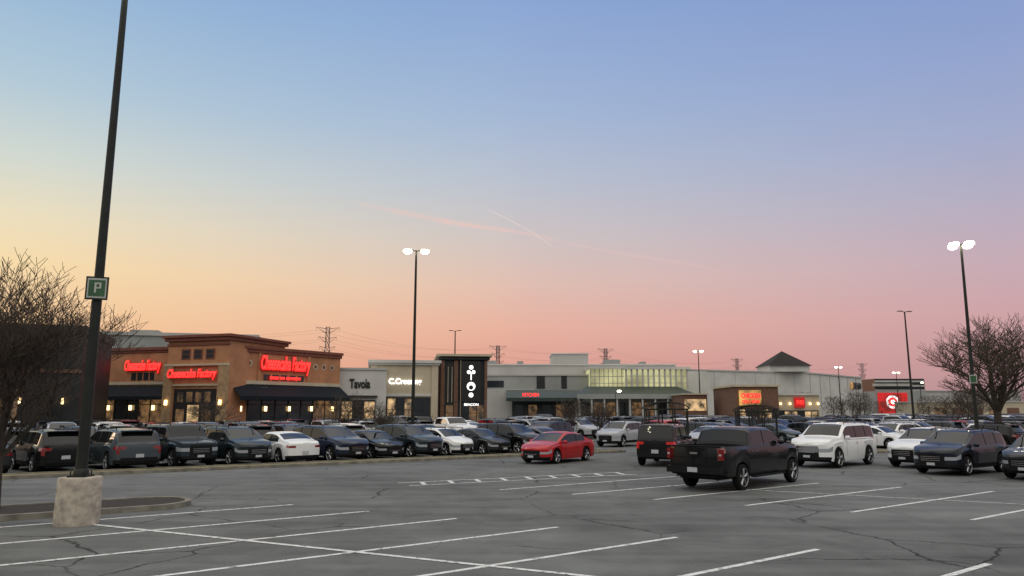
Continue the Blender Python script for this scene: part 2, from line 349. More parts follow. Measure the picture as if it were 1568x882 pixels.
# ---------------------------------------------------------------- ground
def asphalt():
    m=bpy.data.materials.new('asphalt'); m.use_nodes=True; nt=m.node_tree; N=nt.nodes; Lk=nt.links; b=N['Principled BSDF']
    tc=N.new('ShaderNodeTexCoord')
    def noise(sc,det=5,rough=.6,dist=0):
        n=N.new('ShaderNodeTexNoise'); n.inputs['Scale'].default_value=sc; n.inputs['Detail'].default_value=det; n.inputs['Roughness'].default_value=rough; n.inputs['Distortion'].default_value=dist
        Lk.new(tc.outputs['Object'],n.inputs['Vector']); return n
    def mth(op,a,bb):
        n=N.new('ShaderNodeMath'); n.operation=op
        for i,q in enumerate((a,bb)):
            if q is None: continue
            if isinstance(q,(int,float)): n.inputs[i].default_value=q
            else: Lk.new(q,n.inputs[i])
        return n.outputs[0]
    def mrange(v,a,bb,c,d):
        n=N.new('ShaderNodeMapRange'); n.inputs[1].default_value=a;n.inputs[2].default_value=bb;n.inputs[3].default_value=c;n.inputs[4].default_value=d
        Lk.new(v,n.inputs[0]); return n.outputs[0]
    big=noise(.12,3); mid=noise(.9,6,.65,.5); fine=noise(38,2)
    mp=N.new('ShaderNodeMapping'); mp.inputs['Rotation'].default_value=(0,0,-math.radians(35)); mp.inputs['Scale'].default_value=(.08,1.3,1)
    Lk.new(tc.outputs['Object'],mp.inputs[0]); st=N.new('ShaderNodeTexNoise'); st.inputs['Scale'].default_value=1; st.inputs['Detail'].default_value=5; Lk.new(mp.outputs[0],st.inputs['Vector'])
    v=mth('ADD',mrange(big.outputs['Fac'],.3,.7,.72,1.24),mrange(mid.outputs['Fac'],.3,.7,-.2,.2))
    v=mth('ADD',v,mrange(st.outputs['Fac'],.3,.7,-.2,.2)); v=mth('ADD',v,mrange(fine.outputs['Fac'],.3,.7,-.2,.2))
    dn=noise(.8,5,.7); mixv=N.new('ShaderNodeMix'); mixv.data_type='RGBA'; mixv.inputs[0].default_value=.35
    Lk.new(tc.outputs['Object'],mixv.inputs[6]); Lk.new(dn.outputs['Color'],mixv.inputs[7])
    vo=N.new('ShaderNodeTexVoronoi'); vo.feature='DISTANCE_TO_EDGE'; vo.inputs['Scale'].default_value=.42; Lk.new(mixv.outputs[2],vo.inputs['Vector'])
    cr=mrange(vo.outputs['Distance'],.003,.010,1,0); mask=mrange(noise(.17,3).outputs['Fac'],.47,.56,0,1)
    cr=mth('MULTIPLY',cr,mask)
    vs=N.new('ShaderNodeTexVoronoi'); vs.inputs['Scale'].default_value=.38; Lk.new(tc.outputs['Object'],vs.inputs['Vector'])
    oil=mth('MULTIPLY',mrange(vs.outputs['Distance'],.02,.3,1,0),mrange(mid.outputs['Fac'],.45,.6,0,1))
    v=mth('MULTIPLY',v,mth('SUBTRACT',1.0,mth('MULTIPLY',oil,.45)))
    v=mth('MULTIPLY',v,mth('SUBTRACT',1.0,mth('MULTIPLY',cr,.8)))
    cmb=N.new('ShaderNodeMix'); cmb.data_type='RGBA'; cmb.blend_type='MULTIPLY'; cmb.inputs[0].default_value=1; cmb.inputs[6].default_value=(.124,.128,.124,1)
    Lk.new(v,cmb.inputs[7]); Lk.new(cmb.outputs[2],b.inputs['Base Color'])
    b.inputs['Roughness'].default_value=.88; b.inputs['Specular IOR Level'].default_value=.3
    bp=N.new('ShaderNodeBump'); bp.inputs['Strength'].default_value=.4; bp.inputs['Distance'].default_value=.01
    Lk.new(mth('SUBTRACT',fine.outputs['Fac'],cr),bp.inputs['Height']); Lk.new(bp.outputs[0],b.inputs['Normal'])
    return m
ASPH=asphalt()
GRASS=mk('dry_grass',(.17,.145,.065),.95,var=.45,scale=3,bump=.6)
FIELD=mk('field_soil',(.09,.085,.05),.95,var=.3,scale=.05)
MULCH=mk('mulch',(.03,.022,.016),.95,var=.6,scale=14,bump=1)
CONC=mk('concrete',(.42,.37,.30),.9,var=.34,scale=6,bump=.5,detail=10)
KERB=mk('kerb_concrete',(.20,.185,.15),.9,var=.35,scale=3,bump=.4)
def line_mat():
    m=mk('worn_white_paint',(.62,.62,.6),.75); nt=m.node_tree; b=nt.nodes['Principled BSDF']
    tc=nt.nodes.new('ShaderNodeTexCoord'); n=nt.nodes.new('ShaderNodeTexNoise'); n.inputs['Scale'].default_value=7; n.inputs['Detail'].default_value=8; n.inputs['Roughness'].default_value=.75
    nt.links.new(tc.outputs['Object'],n.inputs['Vector']); r=nt.nodes.new('ShaderNodeValToRGB')
    r.color_ramp.elements[0].position=.37;r.color_ramp.elements[0].color=(.16,.16,.15,1); r.color_ramp.elements[1].position=.50;r.color_ramp.elements[1].color=(.68,.68,.66,1)
    nt.links.new(n.outputs['Fac'],r.inputs['Fac']); nt.links.new(r.outputs['Color'],b.inputs['Base Color']); return m
LINE=line_mat()
g=MB(); g.quad((-6000,-3000,-.02),(6000,-3000,-.02),(6000,9000,-.02),(-6000,9000,-.02),FIELD); g.build('ground')
g=MB(); g.quad((-160,-60,0),(260,-60,0),(260,260,0),(-160,260,0),ASPH); g.build('parking_lot_asphalt')
mk_=MB()
def strip(p0,p1,w=.12,z=.004,tgt=None):
    p0=Vector((*p0,z));p1=Vector((*p1,z)); d=(p1-p0).normalized(); n=Vector((-d.y,d.x,0))*w/2
    (tgt or mk_).quad(p0-n,p1-n,p1+n,p0+n,LINE)
D=(.80,.60)
for i in range(-2,9):
    ex,ey=-1.3+2.29*i,17.93-1.29*i
    L0=9.8
    strip((ex-D[0]*L0,ey-D[1]*L0),(ex,ey))
strip((-9.9,17.3),(9.5,7.7),z=.008)
for i in range(0,8):
    sx,sy=-.4+2.2*i,24.25-1.31*i
    strip((sx,sy),(sx+.81*8.2,sy+.586*8.2),.11)
strip((5.2,25.6),(19.5,17.1),.08,z=.008)
h0=np.array((-3.5,25.6)); hd=np.array((.88,.475)); hn=np.array((-.475,.88))
strip(h0-hn*.1,h0+hd*9.5-hn*.1,.09); strip(h0+hn*1.0,h0+hd*9.5+hn*1.0,.09)
for k in range(9):
    q=h0+hd*(.6+k*1.05); strip(q,q+hn*.9+hd*.25,.16,z=.008)
for t0 in (1.6,18.9+2.6,):
    for k in range(-12,30): 
        s=k*2.65+.2
        if t0==1.6 and s>22: continue
        strip(lot(s,t0),lot(s,t0+4.8),.1)
mk_.build('parking_line_markings')
SEAL=mk('tar_seal',(.03,.03,.03),.6,var=.3,scale=4)
pm=MB(); rg=random.Random(5)
for (a,b) in (((3,21),(30,25.5)),((9,14.5),(26,19.5)),((-3,22.5),(-22,10)),((12,10),(20,26))):
    a=Vector((*a,.0025));b=Vector((*b,.0025)); n=int((b-a).length/.7); pr=a; dd=(b-a).normalized(); nn=Vector((-dd.y,dd.x,0)); o0=0
    for k in range(1,n+1):
        o0+=rg.gauss(0,.07); q=a.lerp(b,k/n)+nn*o0; w=rg.uniform(.01,.028)
        if rg.random()<.8: pm.quad(pr-nn*w,q-nn*w,q+nn*w,pr+nn*w,SEAL)
        pr=q
pm.build('tar_crack_seal')
def kerbed(name,pts,fill,h=.13,kw=.16):
    mb=MB(); n=len(pts)
    P=[np.array(p,float) for p in pts]; inn=[]
    for i in range(n):
        a=P[i-1];b=P[i];d=P[(i+1)%n]
        e1=(b-a)/np.linalg.norm(b-a); e2=(d-b)/np.linalg.norm(d-b)
        nn=np.array((-(e1+e2)[1],(e1+e2)[0])); nn/=max(1e-6,np.linalg.norm(nn)); inn.append(b+nn*kw)
    for i in range(n):
        j=(i+1)%n
        mb.quad((*P[i],-.01),(*P[j],-.01),(*P[j],h),(*P[i],h),KERB)
        mb.quad((*P[i],h),(*P[j],h),(*inn[j],h),(*inn[i],h),KERB)
        mb.quad((*inn[i],h),(*inn[j],h),(*inn[j],h-.03),(*inn[i],h-.03),KERB)
    mb.poly([(*p,h-.03) for p in inn],fill); return mb.build(name)
def rnd_end(pA,pB,w,n=8):
    A=np.array(pA,float);B=np.array(pB,float);d=(B-A)/np.linalg.norm(B-A);nn=np.array((-d[1],d[0])); out=[]
    for k in range(n+1):
        t=-math.pi/2+math.pi*k/n; out.append(tuple(B+d*math.cos(t)*w/2+nn*math.sin(t)*w/2))
    for k in range(n+1):
        t=math.pi/2+math.pi*k/n; out.append(tuple(A+d*math.cos(t)*w/2+nn*math.sin(t)*w/2))
    return out
kerbed('grass_verge',rnd_end(lot(-40,.65),lot(24.5,.65),1.35),GRASS)
kerbed('grass_island',rnd_end(lot(23.8,3),lot(24.3,12),2.4),GRASS)
kerbed('planting_island',rnd_end((-17,15.3),(-9.7,20.2),2.3),MULCH)
kerbed('grass_island',rnd_end(lot(37,-8),lot(37,12),3),GRASS)
kerbed('grass_island',rnd_end((32,49),(44,58),5),GRASS)
kerbed('grass_island',rnd_end((27.0,44.2),(29.5,47),2),GRASS)
# ---------------------------------------------------------------- lamps
POLE=mk('pole_paint',(.014,.017,.013),.5,var=.25,scale=4,spec=.3)
LAMP=mk('lamp_lens_lit',(1,1,1),.3,emit=(1,.92,.66),es=24,samp=True)
LAMPOFF=mk('lamp_lens_off',(.2,.2,.2),.3)
SGREEN=mk('sign_green',(.03,.10,.04),.5,var=.2,scale=5)
SWHITE=mk('sign_white',(.45,.45,.42),.5)
def lamp(x,y,h,on,r=.085,heads=2,base=True,lean=0.0,ang=0,name='street_lamp'):
    mb=MB()
    if base:
        mb.lathe((0,0,0),'z',[(0,.45),(.02,.455),(.3,.458),(.7,.452),(.98,.448),(1.02,.43),(1.04,.0)],28,CONC)
        mb.box(-.2,.2,-.2,.2,1.03,1.07,POLE); mb.lathe((0,0,1.07),'z',[(0,.17),(.09,.16),(.14,r*1.5)],16,POLE)
        for a in (-.15,.15):
            for b in (-.15,.15): mb.tube((a,b,1.05),(a,b,1.16),.015,.015,6,POLE)
    dx=math.tan(lean)*h
    mb.tube((0,0,1.04 if base else 0),(dx,0,h),r*1.45,r*.8,12,POLE)
    for k in range(heads):
        a=ang+2*math.pi*k/heads
        M=Matrix.Translation((dx,0,h))@Matrix.Rotation(a,4,'Z'); old=mb.M; mb.M=M
        mb.tube((0,0,-.05),(.4,0,.03),.035,.03,6,POLE)
        mb.box(.33,.80,-.17,.17,.035,.07,POLE)
        if on:
            mb.lathe((.57,0,.03),'z',[(0,.25),(-.07,.29),(-.16,.26),(-.24,.15),(-.26,0)],14,LAMP)
        else: mb.box(.34,.79,-.15,.15,0,.033,LAMPOFF)
        mb.M=old
    return mb.build(name,(x,y,0),smooth=35),mb
lamp(-9.67,17.05,13.6,True,r=.085,ang=.5)
sg=MB()
sg.box(-.235,.235,-.155,-.13,5.02,5.56,POLE); sg.box(-.2,.2,-.163,-.157,5.06,5.52,SWHITE); sg.box(-.17,.17,-.17,-.166,5.1,5.48,SGREEN)
sg.box(-.05,-.01,-.176,-.172,5.18,5.42,SWHITE); sg.box(-.01,.09,-.176,-.172,5.38,5.42,SWHITE); sg.box(.05,.09,-.176,-.172,5.28,5.38,SWHITE); sg.box(-.01,.05,-.176,-.172,5.28,5.31,SWHITE)
sg.box(-.15,.15,-.14,.13,5.08,5.1,POLE); sg.box(-.15,.15,-.14,.13,5.48,5.5,POLE)
sg.build('location_sign',(-9.67,17.05,0),math.radians(20))
lamp(-6.35,48,12.95,True,r=.085,ang=.1)
lamp(27.8,45,12.7,True,r=.085,heads=4,ang=.35,lean=0.012)
sg=MB(); sg.box(-.2,.2,-.14,-.12,4.1,4.6,SWHITE); sg.box(-.15,.15,-.15,-.145,4.15,4.55,SGREEN); sg.build('location_sign',(27.85,45,0),math.radians(-20))
lamp(-7.4,96,12.7,False); lamp(41.2,77,12.7,False,ang=.2); lamp(32.2,128,12.6,True); lamp(78.2,178,12.7,True)
lamp(15.5,112,5.4,True,heads=1,base=False,r=.05); lamp(93,180,11.5,True); lamp(104,190,9.5,True,heads=1); lamp(-24,70.5,4.6,False,heads=1,base=False,r=.05)
# ---------------------------------------------------------------- bare trees
BARK=mk('bark',(.055,.043,.034),.95,var=.3,scale=8); TWIG=mk('twigs',(.07,.052,.04),.95)
def tree(name,x,y,h,spread,seed,tr=.12,lv=6,tmin=.005,clear=.22,up=.25,nch=3):
    rg=random.Random(seed); mb=MB()
    def grow(p,d,L,r,k):
        n=3 if k>1 else 2; rr=[r]; q=Vector(p); dd=Vector(d)
        for i in range(n):
            dd=(dd+Vector((rg.gauss(0,.13),rg.gauss(0,.13),rg.gauss(0,.08)+up*.3))).normalized()
            q2=q+dd*L/n; r1=max(tmin,r*(1-.38*(i+1)/n))
            mb.tube(q,q2,max(tmin,rr[-1]),r1,7 if k>=lv-1 else (5 if k>=3 else 3),BARK if k>=3 else TWIG,caps=False)
            q=q2; rr.append(r1)
            if k>0 and i<n-1:
                for _ in range(1 if k>1 else 2):
                    a=rg.uniform(0,2*math.pi); side=Vector((math.cos(a),math.sin(a),rg.uniform(.0,.5)))
                    grow(q,(dd*.6+side*spread).normalized(),L*rg.uniform(.5,.75),r1*.55,k-1)
        if k>0:
            a0=rg.uniform(0,6.28); m=nch+(1 if k==lv else 0)
            for c in range(m):
                a=a0+2*math.pi*c/m+rg.uniform(-.4,.4); side=Vector((math.cos(a),math.sin(a),.15))
                grow(q,(dd*.75+side*spread*rg.uniform(.6,1.1)).normalized(),L*rg.uniform(.62,.82),rr[-1]*.68,k-1)
    base=h*clear
    mb.tube((0,0,0),(0,0,.2),tr*1.35,tr,9,BARK); mb.tube((0,0,.2),(.03,.02,base),tr,tr*.85,9,BARK,caps=False)
    m0=5
    for c in range(m0):
        a=2*math.pi*c/m0+rg.uniform(-.3,.3)
        grow(Vector((.03,.02,base*rg.uniform(.8,1))),Vector((math.cos(a)*spread,math.sin(a)*spread,1.0)).normalized(),h*.25,tr*.55,lv-1)
    grow(Vector((.03,.02,base)),Vector((0,0,1)),h*.27,tr*.75,lv-1)
    top=max(v[2] for v in mb.v); f=h/top
    mb.v=[(a*f,b*f,c*f) for a,b,c in mb.v]
    return mb.build(name,(x,y,0),seed)
tree('bare_tree',-12.7,18.8,6.75,.62,3,tr=.11,lv=6,tmin=.0065,clear=.20,up=.18,nch=2)
tree('bare_tree',36.2,56,10.1,.75,11,tr=.27,lv=5,tmin=.013,clear=.24,up=.12)
for i,(x,y,h) in enumerate([(-12,55,3.9),(4.6,58,3.6),(-9,52,3.2),(7,60,3.3),(21,64,3.6),(34,75,5),(47,80,4.5),(-24,60,4),(-38,62,5.5),(62,100,6),(40,66,5)]):
    tree('small_bare_tree',x,y,h,.75,20+i,tr=.06,lv=4,tmin=.009,clear=.25,up=.1,nch=3)
# ---------------------------------------------------------------- cart shelters
SHG=mk('shelter_glass',(.05,.06,.06),.08)
SHG.node_tree.nodes['Principled BSDF'].inputs['Alpha'].default_value=.22
def shelter(x,y,w,d,h,rz,name='cart_shelter'):
    mb=MB(); hw=w/2
    for px in (-hw,-hw/3,hw/3,hw):
        for py in (0,d): mb.box(px-.035,px+.035,py-.035,py+.035,0,h-.45,POLE)
    for px in (-hw,hw):
        mb.box(px-.03,px+.03,.04,d-.04,h-.53,h-.45,POLE); mb.box(px-.03,px+.03,.04,d-.04,.5,.57,POLE); mb.box(px-.03,px+.03,.04,d-.04,1.2,1.26,POLE)
        for q in (d*.33,d*.66): mb.box(px-.03,px+.03,q-.03,q+.03,0,h-.54,POLE)
        mb.quad((px,.05,.57),(px,d-.05,.57),(px,d-.05,h-.54),(px,.05,h-.54),SHG)
    for py in (0,d):
        mb.box(-hw-.04,hw+.04,py-.04,py+.04,h-.45,h-.36,POLE)
        if py==d: mb.box(-hw,hw,py-.02,py+.02,1.2,1.26,POLE)
    n=10; prev=None
    for k in range(n+1):
        t=math.pi*k/n; px=-math.cos(t)*(hw+.12); pz=h-.36+math.sin(t)*.36
        if prev:
            mb.quad((prev[0],-.15,prev[1]),(px,-.15,pz),(px,d+.15,pz),(prev[0],d+.15,prev[1]),SHG)
            for py in (-.15,d/2,d+.15): mb.tube((prev[0],py,prev[1]),(px,py,pz),.03,.03,5,POLE)
        if k in (0,3,5,7,10): mb.tube((px,-.15,pz),(px,d+.15,pz),.025,.025,5,POLE)
        prev=(px,pz)
    for py in (-.1,d+.1):
        for k in (-2,-1,0,1,2):
            mb.tube((k*hw/3,py,h-.4),(k*hw/3,py,h-.36+.36*math.sqrt(max(0,1-(k/3.3)**2))),.015,.015,4,POLE)
    return mb.build(name,(x,y,0),rz)
shelter(8.6,42,2.3,4.2,2.95,math.radians(-14)); shelter(14.6,45,2.3,4.2,2.8,math.radians(-20))
# ---------------------------------------------------------------- buildings
TERRA=mk('stucco_terracotta',(.44,.20,.10),.9,var=.18,scale=.8,bump=.2); CREAM=mk('stucco_cream',(.50,.43,.31),.9,var=.12,scale=.7,bump=.2)
STONE=mk('stone_tan',(.36,.24,.13),.9,var=.25,scale=2.5,bump=.4); CORN=mk('cornice_red',(.20,.065,.04),.8,var=.15,scale=2)
AWN=mk('awning_navy',(.008,.012,.018),.8,spec=.2); DARK=mk('dark_panel',(.014,.015,.017),.6,var=.3,scale=1)
WHT=mk('wall_white',(.56,.55,.52),.9,var=.10,scale=.35,bump=.15); GRY=mk('wall_grey',(.30,.31,.30),.9,var=.12,scale=.3,bump=.15)
LGR=mk('wall_light',(.44,.43,.41),.9,var=.1,scale=.25); TEAL=mk('metal_green_roof',(.02,.035,.028),.5,var=.2,scale=1)
ROOFD=mk('roof_shingle',(.02,.016,.015),.9,var=.3,scale=3); WIND=mk('window_dark',(.02,.025,.03),.08,spec=.8)
BRICKT=mk('brick_brown',(.17,.09,.06),.9,var=.25,scale=4,bump=.3)
WLIT=lit('window_warm',(1,.66,.32),.42,.9,1.3); WLITD=lit('window_warm_dim',(1,.52,.2),.10,.95,1.3); REDN=mk('neon_red',(.5,.01,.01),.4,emit=(1,.03,.025),es=1.9)
REDB=mk('sign_red_backing',(.35,.01,.01),.5,emit=(.8,.015,.012),es=.35)
YEL=lit('glass_lobby_lit',(.86,.82,.42),.50,.4,.3); WSG=mk('sign_white_lit',(1,1,1),.4,emit=(1,1,.98),es=1.5); SCN=mk('wall_light_warm',(1,.8,.5),.4,emit=(1,.66,.28),es=4,samp=True)
YBK=lit('sign_glow_yellow',(1,.55,.14),.55,.45,1)
SBLK=mk('sign_black',(.010,.010,.010),.6)
def oct_(mb,x,y,z,r,mat,n=14):
    mb.poly([(x+r*math.cos(2*math.pi*k/n),y,z+r*math.sin(2*math.pi*k/n)) for k in range(n)],mat)
def shopfront(mb,x0,x1,z0,z1,step,y=-.02,frame=DARK,glass=WLITD,glass2=WIND,seed=1):
    rg=random.Random(seed); n=max(1,int(round((x1-x0)/step))); w=(x1-x0)/n
    for k in range(n):
        a=x0+k*w
        mb.box(a,a+.1,y-.12,y,z0,z1,frame); mb.box(a+.1,a+w,y-.04,y,z0+.1,z1-.1,glass if rg.random()<.5 else glass2)
        mb.box(a+.1,a+w,y-.1,y-.045,(z0+z1)/2+.3,(z0+z1)/2+.37,frame)
    mb.box(x0,x1+.1,y-.14,y,z1-.1,z1+.08,frame); mb.box(x1,x1+.1,y-.12,y,z0,z1-.1,frame); mb.box(x0,x1+.1,y-.14,y,z0-.3,z0+.1,STONE)
mb=MB()
ML,LL=seg((-47,80.8),(-34.3,77)); MT,LT=seg((-35.2,75.8),(-28,73.4)); MR,LR=seg((-28.3,74.6),(-20.0,86.4))
mb.M=ML
mb.box(0,LL,0,14,5.3,8.75,TERRA); mb.box(0,LL,.02,14,0,5.3,STONE); mb.box(-.2,LL,-.3,14.2,8.75,9.05,CORN); mb.box(0,LL,-.15,0,8.5,8.75,CORN); mb.box(0,LL,-.14,0,5.15,5.45,CREAM)
mb.box(LL-3.2,LL-.2,-.12,-.0,5.5,8.4,TERRA)
shopfront(mb,.5,LL-.4,.6,4.9,1.6,seed=3)
mb.poly([(0,-.1,5.0),(LL,-.1,5.0),(LL,-1.6,3.9),(0,-1.6,3.9)],AWN); mb.box(0,LL,-1.62,-1.58,3.55,3.9,AWN)
for k in range(4): mb.box(1.5+k*2.9,1.7+k*2.9,-.35,-.15,2.5,3.0,SCN)
oct_(mb,.9,-.03,7.3,.28,CREAM); oct_(mb,2.1,-.03,7.3,.28,CREAM)
for k in range(5): mb.box(7.0+k*.8,7.6+k*.8,-.05,-.002,5.6,6.4,WIND)
mb.M=MT
mb.box(0,LT,0,9,0,9.4,TERRA); mb.box(-.25,LT+.25,-.35,9.3,9.4,9.75,CORN); mb.box(-.45,LT+.45,-.55,9.5,9.75,10.0,CORN); mb.box(-.08,LT+.08,-.12,0,8.95,9.15,CORN)
mb.box(-.1,1.0,-.3,0,0,6.9,STONE); mb.box(LT-1.0,LT+.1,-.3,0,0,6.9,STONE); mb.box(-.1,LT+.1,-.34,0,6.9,7.1,CREAM); mb.box(1.0,LT-1.0,-.2,0,4.9,5.1,CREAM)
for k in range(3):
    a=LT/2-2.05+k*1.5; mb.box(a,a+1.1,-.05,-.0,7.55,8.6,CORN); mb.box(a+.12,a+.98,-.07,-.052,7.67,8.05,DARK); mb.box(a+.12,a+.98,-.07,-.052,8.12,8.48,DARK)
mb.box(1.2,LT-1.2,-.1,0,.1,4.6,DARK); mb.box(1.6,2.6,-.13,-.102,.2,2.6,WLITD); mb.box(3.0,4.4,-.13,-.102,.2,3.0,WLIT); mb.box(4.8,5.9,-.13,-.102,.2,2.6,WLITD)
for k in range(4): mb.box(1.7+k*1.1,2.4+k*1.1,-.13,-.102,3.3,4.3,WLITD)
mb.box(.4,.62,-.5,-.3,3.0,3.5,SCN); mb.box(LT-.6,LT-.38,-.5,-.3,3.0,3.5,SCN)
mb.M=MR
mb.box(0,LR,0,16,5.3,8.65,TERRA); mb.box(0,LR,.02,16,0,5.3,STONE); mb.box(0,LR+.2,-.3,16.2,8.75,9.05,CORN); mb.box(0,LR+.1,-.18,16.1,8.4,8.75,CORN); mb.box(0,LR,-.14,0,5.15,5.5,CREAM)
mb.box(3.2,3.6,-.12,0,5.5,8.4,TERRA); mb.box(9.6,10,-.12,0,5.5,8.4,TERRA)
for a in (1.0,2.2,10.8,12.0,13.2): oct_(mb,a,-.03,7.3,.34,CREAM); oct_(mb,a,-.035,7.3,.22,CORN)
for k in range(5): mb.box(4.0+k*1.1,4.8+k*1.1,-.05,-.002,5.6,6.2,WIND)
shopfront(mb,.5,LR-.5,.6,4.9,1.7,seed=5)
mb.poly([(0,-.1,5.1),(LR,-.1,5.1),(LR,-1.9,3.9),(0,-1.9,3.9)],AWN); mb.box(0,LR,-1.92,-1.88,3.5,3.9,AWN)
for k in range(5): mb.box(1.2+k*3,1.38+k*3,-.35,-.15,2.4,2.9,SCN)
mb.M=Matrix.Identity(4)
mb.box(-44,-30,84,98,0,8.6,TERRA)
rb=mb.build('restaurant_building')
I4=Matrix.Identity(4)
def neon(M,x,y,z,w,h):
    text('sign_back','Cheesecake Factory',M,x,y+.05,z,h*1.10,REDB,rb,width=w*1.03,bold=.07,shear=.2,ext=.03)
    text('sign_lettering','Cheesecake Factory',M,x,y-.06,z,h,REDN,rb,width=w,bold=.022,shear=.2,ext=.03)
neon(ML,8.6,-.25,7.0,4.6,1.4); neon(MR,6.6,-.3,7.2,6.4,1.95); neon(MT,LT/2-.2,-.5,6.0,6.0,1.1)
text('sign_small','BAKERY  BAR  RESTAURANT',MR,6.6,-.3,5.85,.3,REDN,rb,width=4,bold=.02)
mb=MB(); M,L=seg((-64,54),(-36.5,63)); mb.M=M
mb.box(0,L,0,12,0,8.9,DARK); mb.box(-.2,L+.2,-.4,12.2,8.9,9.6,DARK); mb.box(0,L,-.2,0,5.6,5.9,BRICKT)
for k in range(9): mb.box(1+k*3.1,2.8+k*3.1,-.05,-.002,.6,4.2,WLITD if k%2 else WIND)
for k in range(9): mb.box(2.9+k*3.1,3.05+k*3.1,-.25,-.06,3,3.5,SCN)
mb.build('dark_brick_store')
mb=MB(); M,L=seg((-78,128),(-47,136)); mb.M=M
mb.box(0,L,0,40,0,15.6,GRY); mb.box(-.3,L+.3,-.3,40.3,15.6,16.2,LGR); mb.box(L*.3,L*.45,4,20,16.2,17,GRY)
mb.build('department_store')
mb=MB(); M,L=seg((-20.3,87.5),(-15.9,88.3)); mb.M=M
mb.box(0,L+1,0,12,0,7.2,WHT); mb.box(-.1,L+1,-.15,12.1,7.2,7.45,LGR); shopfront(mb,.3,L-.3,.5,3.6,1.2,seed=8,glass=WLIT)
mb.box(0,L,-.5,0,4.0,4.2,DARK)
ws=mb.build('white_storefront'); text('sign_lettering','Tavola',M,2.4,-.1,5.6,1.1,SBLK,ws,width=2.4,bold=.03)
mb=MB(); M,L=seg((-17.3,91),(-9.2,92.5)); mb.M=M
mb.box(0,L,0,12,0,8.0,CREAM); mb.box(-.35,L+.35,-.5,12.3,8.25,8.6,WHT); mb.box(-.2,L+.2,-.3,12.2,8.0,8.25,WHT); mb.box(0,L,-.12,0,4.2,4.5,WHT)
mb.box(0,.8,-.15,0,0,7.99,CREAM); mb.box(L-.8,L,-.15,0,0,7.99,CREAM)
shopfront(mb,1,L-1,.5,4.0,1.1,seed=10,glass=WLIT)
ts=mb.build('tan_storefront'); text('sign_lettering','C.Crossing',M,4.2,-.2,5.9,.95,WSG,ts,width=4.0,bold=.03)
mb=MB(); M,L=seg((-9.1,95),(-3.2,95.8)); mb.M=M
mb.box(0,L,0,10,0,8.9,DARK); mb.box(-.3,L+.3,-.5,10.3,8.9,9.15,DARK); mb.box(-.6,L+.6,-.8,10.5,9.3,9.6,CREAM); mb.box(0,L,.3,9.5,9.15,9.3,DARK)
mb.box(0,.5,-.2,0,0,8.8,BRICKT); mb.box(1.7,2.2,-.2,0,0,8.8,BRICKT); mb.box(L-.35,L,-.2,0,0,8.8,BRICKT)
mb.box(2.6,5.1,-.5,-.25,3.6,8.7,SBLK); mb.box(2.5,2.55,-.5,-.2,1,8.8,CREAM)
oct_(mb,3.85,-.52,7.9,.28,WSG); oct_(mb,3.55,-.53,7.3,.24,WSG); oct_(mb,4.15,-.53,7.3,.24,WSG); oct_(mb,3.85,-.52,5.5,.55,WSG); oct_(mb,3.85,-.53,5.35,.3,SBLK); oct_(mb,3.85,-.52,4.4,.3,WSG)
mb.box(3.78,3.92,-.53,-.515,6.3,7.2,WSG)
shopfront(mb,.6,L-.4,.4,3.2,1.1,seed=12)
for a in (.9,1.4): mb.box(a,a+.08,-.1,-.03,3.5,8,CREAM)
dt=mb.build('dark_tower_storefront'); text('sign_lettering','BEACON',M,3.9,-.55,3.2,.3,WSG,dt,width=1.8,bold=.02)
mb=MB()
mb.box(-8,31,141,170,0,10.9,LGR); mb.box(-8.2,31.2,140.8,170,10.9,11.15,WHT)
mb.box(-9,14,136,141,0,8.7,GRY); mb.box(-9.2,14.2,135.8,141,8.7,8.95,LGR); mb.box(-9,4,132,136,0,6.2,LGR)
mb.box(8,15,146,156,10.9,13.4,LGR); mb.box(7.8,15.2,145.8,156.2,13.4,13.6,WHT)
for a,b_,c in ((-5,-3,12.0),(1,2.2,11.9),(18,21,12.2),(25,26,11.8)): mb.box(a,b_,144,147,11.15,c,GRY)
mb.box(-6,-1.5,135.9,136,6.6,7.8,WIND); mb.box(4.5,6,135.9,136,6.4,8.7,DARK); mb.box(9,10,135.9,136,6.4,8.7,DARK)
mb.box(14,31,133,141,0,6.1,GRY); mb.box(14,20,133.2,141,6.1,9.8,YEL); mb.box(20,31,131.5,141,6.1,9.6,YEL)
mb.box(13.7,20.3,132.6,141,9.8,10.2,WHT); mb.box(19.7,31.5,130.9,141,9.6,10.05,WHT)
for k in range(8): mb.box(14+k*.8,14.1+k*.8,133.05,133.2,6.1,9.8,GRY)
for k in range(12): mb.box(20+k*.98,20.28+k*.98,131.2,131.5,6.1,9.6,LGR)
for z in (7.2,8.4): mb.box(14,20,133.1,133.19,z,z+.1,GRY); mb.box(20.3,31,131.3,131.48,z,z+.08,GRY)
mb.poly([(-1,128,4.6),(12,128,4.6),(12,132,6.0),(-1,132,6.0)],TEAL); mb.box(-1,12,128,128.2,4.0,4.6,TEAL); mb.box(0,12,131,135.8,0,4.1,DARK)
mb.poly([(11,126,5.2),(31,126,5.2),(29,131,6.6),(13,131,6.6)],TEAL); mb.box(11,31,126,126.2,4.4,5.2,GRY); mb.box(11,31,129.5,133,0,4.5,GRY)
for k in range(9): mb.box(12+k*2.2,13.5+k*2.2,129.4,129.5-.002,.5,3.8,WLITD if k%3 else WIND)
for k in range(5): mb.box(.5+k*2.4,2+k*2.4,130.9,131-.002,.5,3.4,WLITD if k%2 else WIND)
for k in range(10): mb.tube((11.3+k*2.15,126.3,0),(11.3+k*2.15,126.3,4.4),.16,.16,8,LGR)
mb.box(31,37,141,150,0,9.8,WHT)
ml=mb.build('shopping_mall')
text('sign_lettering','KITCHEN',I4,3.2,127.9,5.1,.6,REDN,ml,width=2.8,bold=.02)
